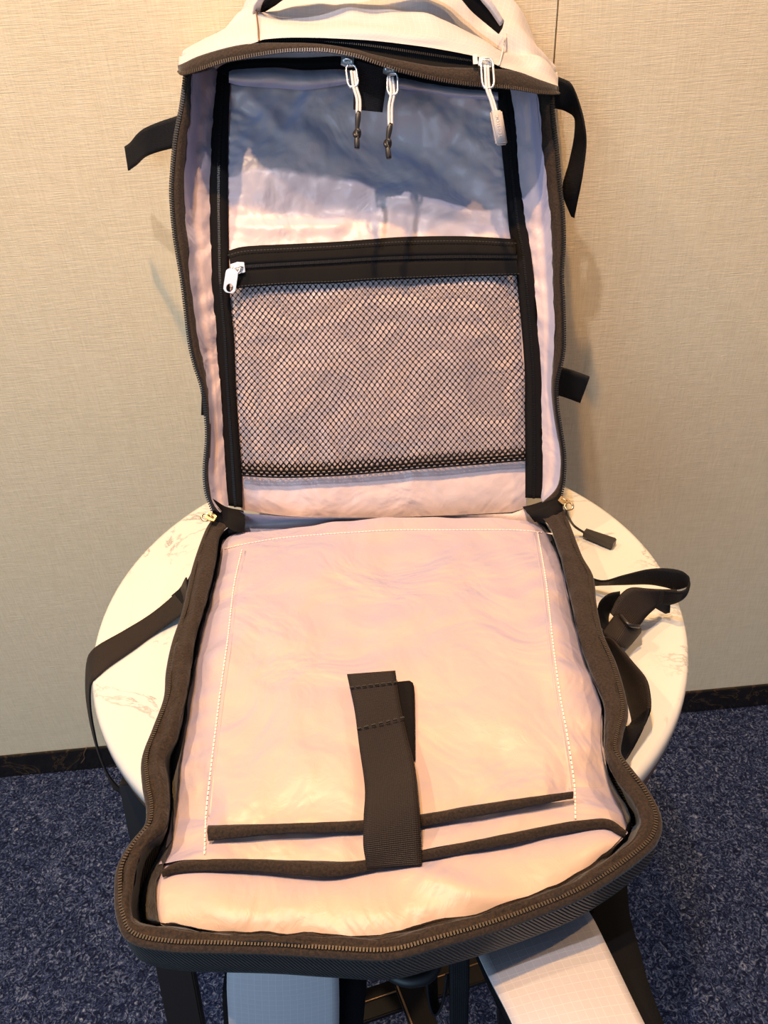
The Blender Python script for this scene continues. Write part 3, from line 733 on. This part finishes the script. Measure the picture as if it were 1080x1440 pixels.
def cord_pull(sp, rt_, rb, cords, grip0, grip1, knot, dark=True, hh_=0.058, ring_w=0.0045):
    sl_ = slider(up(*sp, hh_-0.004), Vector((1, 0, -0.2)), UN, M['nickel'], bag, 1.1)
    t_, b_ = up(*rt_, hh_), up(*rb, hh_); ax = (b_-t_); L = ax.length; ax.normalize(); sx = ax.cross(UN).normalized()
    pts = []
    for k in range(24):
        an = 2*math.pi*k/24
        pts.append((t_+b_)/2+ax*L/2*max(-1, min(1, 1.12*math.sin(an)))+sx*ring_w*max(-1, min(1, 1.25*math.cos(an))))
    tube('pull_ring', pts, 0.0010, M['nickel'], sl_, seg=8, closed=True)
    P = [up(x_, y_, hh_) for x_, y_ in cords]
    for s in (-1, 1):
        tube('pull_cord', [p+sx*s*0.0013+UN*0.0006*s for p in P], 0.0013, M['cord'], sl_, seg=8, n=16)
    a_, g = up(*grip0, hh_), up(*grip1, hh_)
    if dark:
        kn = up(*knot, hh_)
        gp = tube('grip_sleeve', [a_, kn, g], lambda s: 0.0021+0.0004*math.sin(s*9), M['rubber'], sl_, seg=12, n=14)
        bm = bmesh.new()
        tube('', [kn+(g-a_).normalized()*0.003*math.cos(q)+sx*0.0022*math.sin(q)+UN*0.0014*math.sin(q*2) for q in [i*2*math.pi/14 for i in range(14)]], 0.0017, None, bm=bm, seg=8, closed=True)
        frombm('knot', bm, M['rubber'], gp)
    return sl_, a_, g, sx
cord_pull((489, 86), (493, 92), (497, 122), [(496, 100), (499, 122), (504, 140), (504, 160)], (504, 157), (502, 209), (502, 188))
cord_pull((548, 98), (552, 103), (552, 133), [(550, 108), (552, 132), (549, 150), (549, 178)], (549, 174), (547, 223), (545, 202))
s3, g0, g1, sx3 = cord_pull((682, 88), (684, 82), (687, 124), [(684, 92), (686, 124), (692, 142), (697, 160)], (697, 156), (705, 204), None, dark=False, hh_=0.066, ring_w=0.0052)
ax3 = (g1-g0).normalized(); zz = sx3.cross(ax3).normalized()
if zz.dot(UN) < 0: zz = -zz
bm = bmesh.new(); box_axes(bm, (g0+g1)/2, ax3*(g1-g0).length/2, sx3*0.0052, zz*0.0024)
bmesh.ops.bevel(bm, geom=bm.edges[:], offset=0.0013, segments=3, affect='EDGES')
gr3 = frombm('pull_grip', bm, M['grip'], s3)
tx = bpy.data.curves.new('txt', 'FONT'); tx.body = 'TOMTOC'; tx.size = 0.0044; tx.extrude = 0.0002; tx.align_x = 'CENTER'; tx.align_y = 'CENTER'
to = bpy.data.objects.new('txt', tx); C.objects.link(to); bpy.context.view_layer.update()
tm = bpy.data.meshes.new_from_object(to.evaluated_get(bpy.context.evaluated_depsgraph_get())); bpy.data.objects.remove(to)
xx = -ax3; yy = zz.cross(xx)
Mt = Matrix((xx, yy, zz)).transposed().to_4x4(); Mt.translation = (g0+g1)/2+zz*0.0025-ax3*0.001-sx3*0.0
tm.transform(Mt); m, nt, b = mat('embossed_letter', (0.46, 0.40, 0.37), 0.5)
link('embossed_lettering', tm, m, gr3, smooth=False)
# small bridge piece left of the third pull
plate('zipper_stop', up(668, 84, 0.06), Vector((1, 0, 0)), -UN.cross(Vector((1, 0, 0))), UN, [(-.002, -.004), (.002, -.004), (.002, .004), (-.002, .004)], 0.001, M['nickel'], s3)

# hanging webbing tab under the rim
strap('hanging_tab', [up(493, 82, 0.05), up(497, 120, 0.042), up(497, 154, 0.036)], [up(548, 98, 0.05), up(542, 130, 0.042), up(538, 158, 0.036)], M['web'], bag, n=24, nv=6, thick=0.002, nn=UN)

# top rim : brown tape, coil and grey crown of the lid
RC = [(252, 101), (258, 104), (280, 98), (313, 87), (340, 81.5), (371, 76), (401, 72), (432, 70.7), (462, 71.7), (500, 79), (523, 86.6), (560, 99), (611, 111), (648, 117), (678, 120), (722, 124), (759, 130), (785, 131)]
RU = [(251, 92), (258, 90), (280, 79.6), (317, 68.5), (345, 63), (371, 61), (401, 61), (432, 61.5), (462, 64), (500, 70.5), (523, 77), (560, 85), (611, 94), (648, 96), (678, 97), (722, 100), (759, 113), (785, 122)]
def hrim(x): return 0.012+0.052*math.sin(math.pi*min(1, max(0, (x-252)/533.0)))**0.35
def rimrow(P, dh, n=140):
    q = resample([(x, y, 0) for x, y in P], n); return [up(p.x, p.y, hrim(p.x)+dh) for p in q]
sheet('crown_zipper_tape', [rimrow(RC, 0), rimrow(lerpP(RC, RU, .5), 0.001), rimrow(RU, -0.001)], M['tape'], bag, nv=7, thick=0.0014)
path_normal_boxes('zipper_teeth', rimrow(RC, 0.0014), 0.0021, 0.0006, 0.0015, 0.0008, UN, M['teeth_b'], bag)
# underside of the crown: cloth running back from the rim to the lining
sheet('crown_underside', [rimrow([(x, y-2) for x, y in RC], -0.003), [up(p[0], p[1]-6, -0.02) for p in [(q.x, q.y) for q in resample([(x, y, 0) for x, y in RC], 140)]],
      [up(p[0], p[1]-10, -0.058) for p in [(q.x, q.y) for q in resample([(x, y, 0) for x, y in RC], 140)]]], M['band'], bag, nv=10)
# black pocket opening above the tape
PU = [(363, 58), (371, 55.5), (401, 53), (442, 53), (483, 54.6), (523, 57), (560, 61), (611, 68), (659, 77), (678, 82), (704, 94)]
PL = [(363, 62), (371, 61.5), (401, 61.5), (442, 63), (483, 69), (523, 78), (560, 86), (611, 95), (659, 97.5), (678, 98), (704, 99)]
def prow(P, dh, n=90):
    q = resample([(x, y, 0) for x, y in P], n); return [up(p.x, p.y, hrim(p.x)+dh) for p in q]
po = sheet('pocket_opening', [prow(PL, -0.001), prow(lerpP(PL, PU, .35), -0.006), prow(lerpP(PL, PU, .7), -0.004), prow(PU, 0.0)], M['band'], bag, nv=9)
path_normal_boxes('zipper_teeth', prow(lerpP(PL, PU, .62), -0.0035), 0.0018, 0.0005, 0.0010, 0.0006, UN, M['teeth'], po)
# grey crown: rows of (px, py, depthY)
def upY(px, py, h): return up(px, py, h).y
edge0 = [(251, 93), (253, 91), (280, 79.6), (317, 68.5), (345, 63.5), (364, 58)]+PU[1:]+[(722, 99), (759, 112), (785, 121)]
E0 = [up(p.x, p.y, hrim(p.x)) for p in resample([(x, y, 0) for x, y in edge0], 160)]
def vrow(P, n=160): return resample([ver(x, y, Y) for x, y, Y in P], n)
ymx = WY-0.012
g1_ = vrow([(252, 80, .835), (275, 64, .835), (306, 52, .83), (364, 44, .80), (442, 40, .785), (523, 41, .78), (611, 50, .78), (670, 62, .79), (722, 78, .81), (766, 90, .83), (785, 107, .84)])
g2_ = vrow([(253, 76, .86), (282, 60, .865), (312, 46, .86), (356, 24, .845), (442, 15, .84), (523, 12, .835), (611, 20, .835), (670, 34, .84), (715, 48, .85), (762, 72, .86), (784, 96, .865)])
g3_ = vrow([(258, 76, .90), (290, 56, .90), (322, 38, .895), (354, 10, .885), (442, -20, .88), (523, -26, .88), (611, -20, .88), (670, 0, .885), (726, 28, .89), (757, 68, .90), (782, 94, .90)])
g4_ = vrow([(262, 84, ymx), (295, 64, ymx), (328, 46, ymx), (362, -20, .915), (442, -62, .92), (523, -70, .92), (611, -66, .92), (680, -40, .92), (728, 10, .92), (756, 74, ymx), (780, 100, ymx)])
g5_ = vrow([(262, 130, ymx), (295, 120, ymx), (328, 110, ymx), (380, 60, ymx), (442, -30, ymx), (523, -36, ymx), (611, -30, ymx), (670, 40, ymx), (720, 100, ymx), (750, 120, ymx), (778, 150, ymx)])
def crown_d(u, v, p):
    f = math.sin(math.pi*min(1, v*1.15))
    return f*(0.010*nz(u*7+1, v*4+u*2, 2.7)+0.004*nz(u*17, v*9, 5.5)-0.006*math.exp(-((v-0.42+0.10*math.sin(u*9+1))/0.05)**2))
cw = sheet('crown', [E0, g1_, g2_, g3_, g4_, g5_], M['ripstop'], bag, disp=crown_d, n=(UN*0.7+ZN*0.5).normalized(), nv=60)
tube('crown_seam', [ver(361, 18, .846)+ZN*0.002-Vector((0, .006, 0)), ver(363, 35, .806)+Vector((0, -.004, 0)), up(364, 58, hrim(364)+0.0015)], 0.0008, M['bronze'], bag, seg=6, n=14)
tube('crown_seam', [ver(712, 48, .848)+Vector((0, .001, 0)), ver(708, 68, .806)+Vector((0, .001, 0)), up(702, 92, hrim(702)+0.0005)], 0.0008, M['ripstop'], bag, seg=6, n=14)
# shell of the lid behind the zip edges, down to the hinge, and its back
def back_of(P, h=0.0):
    out = []
    for p in P:
        q = p.copy(); q.y = min(ymx, p.y+0.10+0.12*max(0, (T+0.42-p.z)/0.42)); q.z = p.z+0.004; q.x *= 0.97; out.append(q)
    return out
for P, nm in ((LO, 1), (RO, -1)):
    a = urow(P, -0.001, 90); b_ = back_of(a); mid_ = [x_.lerp(y_, .5)+Vector((-nm*0.004, 0, 0)) for x_, y_ in zip(a, b_)]
    sheet('lid_side_wall', [a, mid_, b_], M['ripstop'], bag, nv=10)
a = back_of(urow(LO, -0.001, 60)); b_ = back_of(urow(RO, -0.001, 60))
sheet('lid_front_panel', [a, [x_.lerp(y_, .5)+Vector((0, 0.0, 0)) for x_, y_ in zip(a, b_)], b_], M['ripstop'], bag, nv=16)

# ---- haul handle over the crown
strap('haul_handle', [ver(364, 17, .86), ver(384, 4, .845), ver(412, -14, .84), ver(520, -70, .84), ver(630, -22, .84), ver(668, 14, .835), ver(704, 44, .83)],
      [ver(366, 8, .845), ver(382, -6, .83), ver(405, -26, .82), ver(520, -84, .82), ver(648, -18, .82), ver(680, 6, .815), ver(706, 34, .815)], M['pad'], bag, n=80, nv=7, thick=0.006)
strap('handle_cover', [ver(355, 20, .85), ver(358, 6, .835), ver(372, -12, .825), ver(400, -40, .82), ver(520, -92, .815), ver(655, -32, .815), ver(690, 2, .81), ver(708, 30, .81)],
      [ver(365, 14, .845), ver(370, 0, .83), ver(384, -14, .82), ver(406, -32, .815), ver(520, -80, .812), ver(650, -22, .812), ver(682, 6, .808), ver(704, 36, .808)], M['ripstop'], bag, n=80, nv=5, thick=0.003)
# ---- side straps
strap('compression_strap', [ver(252, 162, .85), ver(225, 171, .86), ver(204, 180, .868), ver(193, 189, .875), ver(184, 200, .885), ver(176, 206, .895)],
      [ver(250, 207, .85), ver(225, 213, .86), ver(208, 219, .868), ver(200, 224, .875), ver(192, 232, .885), ver(181, 240, .895)], M['web'], bag, n=40, thick=0.002, nn=YN)
strap('compression_strap', [ver(775, 105, .85), ver(790, 110, .845), ver(804, 119, .84), ver(815, 148, .84), ver(822, 178, .84), ver(824, 207, .845), ver(818.5, 252, .85), ver(812, 285, .86), ver(808, 306, .87)],
      [ver(768, 150, .85), ver(783, 153, .845), ver(795, 156, .85), ver(808, 165, .855), ver(809, 185, .86), ver(806, 205, .86), ver(800, 230, .86), ver(791, 268, .865), ver(803, 304, .87)], M['web'], bag, n=60, thick=0.002, nn=YN)
tb = strap('side_tab', [ver(780, 516, .735), ver(800, 520, .73), ver(829, 530, .725)], [ver(778, 553, .735), ver(795, 558, .73), ver(816, 566, .725)], M['web'], bag, n=16, thick=0.004, nn=YN)
strap('side_tab', [ver(296, 543, .72), ver(284, 545, .72)], [ver(298, 583, .72), ver(283, 583, .72)], M['web'], bag, n=8, thick=0.003, nn=YN)

# ---- hinge sliders
for (c_, d_) in (((297, 727), (289, 727)), ((793, 705), (800, 712))):
    s_ = slider(low(*c_, 0.055), low(*d_, 0.05)-low(*c_, 0.055), (ZN-Vector((0, 0.5, 0))).normalized(), M['brass'], bag, 1.0)
    e_ = low(*d_, 0.055)
    tube('pull_ring', [e_+Vector((0.0042*math.cos(k*math.pi/6), 0.0026*math.sin(k*math.pi/6), 0.0026*math.sin(k*math.pi/6))) for k in range(12)], 0.0011, M['brass'], s_, seg=8, closed=True)
    if c_[0] > 500:
        tube('pull_cord', [low(796, 716, .05), low(800, 728, .035), low(808, 740, .015), low(823, 750, .006)], 0.0013, M['rubber'], s_, seg=8, n=20)
        A0, A1 = low(822, 749, .006), low(864, 765, .0055); ax = (A1-A0).normalized(); sd = ax.cross(ZN).normalized()
        plate('pull_grip', (A0+A1)/2, sd, ax, ZN, [(-.0038, -(A1-A0).length/2), (.0038, -(A1-A0).length/2), (.0058, (A1-A0).length/2-.002), (.0042, (A1-A0).length/2), (-.0042, (A1-A0).length/2), (-.0058, (A1-A0).length/2-.002)], 0.0032, M['rubber'], s_)

# ---- webbing on the left of the table, over its edge
strap('hip_webbing', [low(262, 812, .03), low(250, 832, .012), low(215, 862, .003), low(175, 887, .0022), low(141, 906, .002), low(131, 914, .001), low(124, 925, -.012), low(121, 950, -.05), low(122, 985, -.11), low(130, 1030, -.20), low(142, 1070, -.27), low(160, 1110, -.34)],
      [low(266, 852, .03), low(258, 862, .012), low(222, 888, .003), low(185, 915, .0022), low(152, 938, .002), low(136, 952, .0015), low(128, 962, -.004), low(127, 990, -.04), low(132, 1025, -.10), low(142, 1065, -.18), low(160, 1100, -.25), low(195, 1130, -.30)], M['web_brown'], bag, n=70, thick=0.0016)
strap('webbing_patch', [low(275, 795, .045), low(262, 820, .022), low(242, 838, .0075)], [low(276, 838, .045), low(266, 850, .024), low(259, 858, .0105)], M['band'], bag, n=16, thick=0.002)
# ---- loops of webbing on the right
strap('hip_webbing', [low(826, 811, .020), low(849, 817, .022), low(878, 809, .030), low(911, 801, .038), low(938, 799.6, .042), low(960, 804, .042), low(970, 815, .036), low(964, 838, .030), low(944, 849.5, .022), low(925, 848, .018)],
      [low(826, 824, .004), low(849, 822.5, .010), low(878, 822, .018), low(911, 821.5, .022), low(933, 825, .024), low(950, 829, .024), low(968, 825, .030), low(958, 832, .042), low(940, 831, .040), low(920, 829, .036)], M['web'], bag, n=80, thick=0.0016, nv=6)
strap('hip_webbing', [low(952, 830, .040), low(930, 829.5, .040), low(911, 828, .040), low(889, 826, .040), low(877, 832, .040), low(866, 845, .034), low(858, 862, .026)],
      [low(944, 847, .022), low(933, 845, .022), low(920, 856, .022), low(907, 869, .020), low(899, 880, .018), low(893, 886, .016), low(888, 892, .012)], M['web_brown'], bag, n=60, thick=0.0018)
strap('hip_webbing', [low(872, 832, .040), low(856, 836, .036), low(843, 848, .026), low(840, 864, .014), low(846, 882, .008)],
      [low(872, 856, .020), low(862, 858, .016), low(856, 864, .010), low(855, 876, .006), low(858, 896, .004)], M['web'], bag, n=40, thick=0.0018)
strap('hip_webbing', [low(930, 842, .026), low(942, 849, .020), low(941, 862, .012)], [low(912, 848, .020), low(924, 856, .014), low(936, 862, .008)], M['web'], bag, n=16, thick=0.0018)
# keeper / ladder lock
kc = [low(864, 866, .022), low(897, 880, .018)]
for k, (a0, a1, b0, b1) in enumerate((((866, 868), (897, 881), (853, 893), (880, 908)), )):
    kk = strap('webbing_keeper', [low(866, 866, .026), low(882, 876, .030), low(898, 881, .022), low(899, 888, .008)], [low(847, 892, .020), low(862, 902, .024), low(876, 911, .016), low(884, 906, .004)], M['web_brown'], bag, n=24, thick=0.004)
tube('keeper_bar', [low(872, 864, .032), low(884, 878, .034), low(898, 881, .026)], 0.0018, M['rubber'], kk, seg=8, n=12)
strap('shoulder_webbing', [low(842, 897, .020), low(858, 897, .030), low(872, 911, .034), low(889, 931, .034), low(907, 953, .034), low(913, 973, .032), low(914, 998, .026), low(905, 1020, .016)],
      [low(842, 915, .004), low(852, 925, .004), low(864, 943, .004), low(873, 963, .003), low(881, 982, .003), low(887, 1002, .003), low(889, 1014, .003), low(888, 1021, .0025)], M['web_brown'], bag, n=60, thick=0.0018)
strap('shoulder_webbing', [low(914, 996, .027), low(909, 1015, .020), low(901, 1032, .014), low(891, 1050, .010), low(881, 1066, .008), low(872, 1075, .010)],
      [low(890, 1014, .010), low(884, 1022, .012), low(876, 1024, .016), low(868, 1034, .020), low(862, 1048, .024), low(858, 1062, .026)], M['web'], bag, n=40, thick=0.0018)

# ---- shoulder straps under the front end
st1 = strap('shoulder_strap', [ver(321, 1352, .225), ver(320, 1385, .220), ver(323, 1440, .215), ver(330, 1560, .21), ver(345, 1700, .22)],
      [ver(474, 1345, .225), ver(476, 1385, .220), ver(476, 1440, .215), ver(474, 1560, .21), ver(470, 1700, .22)], M['ripstop'], bag, n=50, nv=12, thick=0.004, crown=0.004, nn=YN)
strap('strap_padding', [ver(318, 1350, .245), ver(318, 1440, .235), ver(345, 1700, .235)], [ver(515, 1350, .245), ver(508, 1440, .235), ver(488, 1700, .235)], M['pad'], bag, n=40, nv=8, thick=0.012, crown=0.003, nn=YN)
st2 = strap('shoulder_strap', [low(664, 1322, -.004), low(672, 1342, .002), low(690, 1380, .012), low(720, 1440, .020), low(760, 1540, .018), low(800, 1640, .0)],
      [low(815, 1270, -.004), low(832, 1292, .002), low(856, 1340, .012), low(899, 1430, .020), low(950, 1530, .018), low(1000, 1620, .0)], M['ripstop'], bag, n=60, nv=14, thick=0.004, crown=0.004)
strap('strap_padding', [low(660, 1320, -.018), low(672, 1348, -.010), low(700, 1410, .002), low(725, 1460, .008), low(800, 1640, -.012)],
      [low(880, 1240, -.030), low(884, 1290, -.022), low(900, 1350, -.010), low(925, 1430, .004), low(1010, 1620, -.012)], M['pad'], bag, n=60, nv=10, thick=0.009, crown=0.002)
# small ribbed loop and drooping webbing under the front edge
tube('grab_loop', [low(538, 1346, .004), low(550, 1368, .004), low(573, 1378, .004), low(598, 1374, .004), low(611, 1360, .004), low(610, 1340, .004)], 0.0042, M['shell'], bag, seg=12, n=40)
strap('loose_webbing', [ver(598, 1352, .23), ver(600, 1385, .228), ver(604, 1415, .226), ver(612, 1428, .224), ver(622, 1412, .222), ver(628, 1370, .225)],
      [ver(614, 1352, .24), ver(614, 1385, .24), ver(615, 1405, .24), ver(618, 1412, .24), ver(626, 1400, .24), ver(634, 1368, .24)], M['web'], bag, n=40, thick=0.0016, nn=YN)
strap('loose_webbing', [ver(631, 1340, .23), ver(632, 1400, .225), ver(634, 1560, .22)], [ver(660, 1336, .23), ver(659, 1400, .225), ver(654, 1560, .22)], M['web'], bag, n=20, thick=0.003, nn=YN)
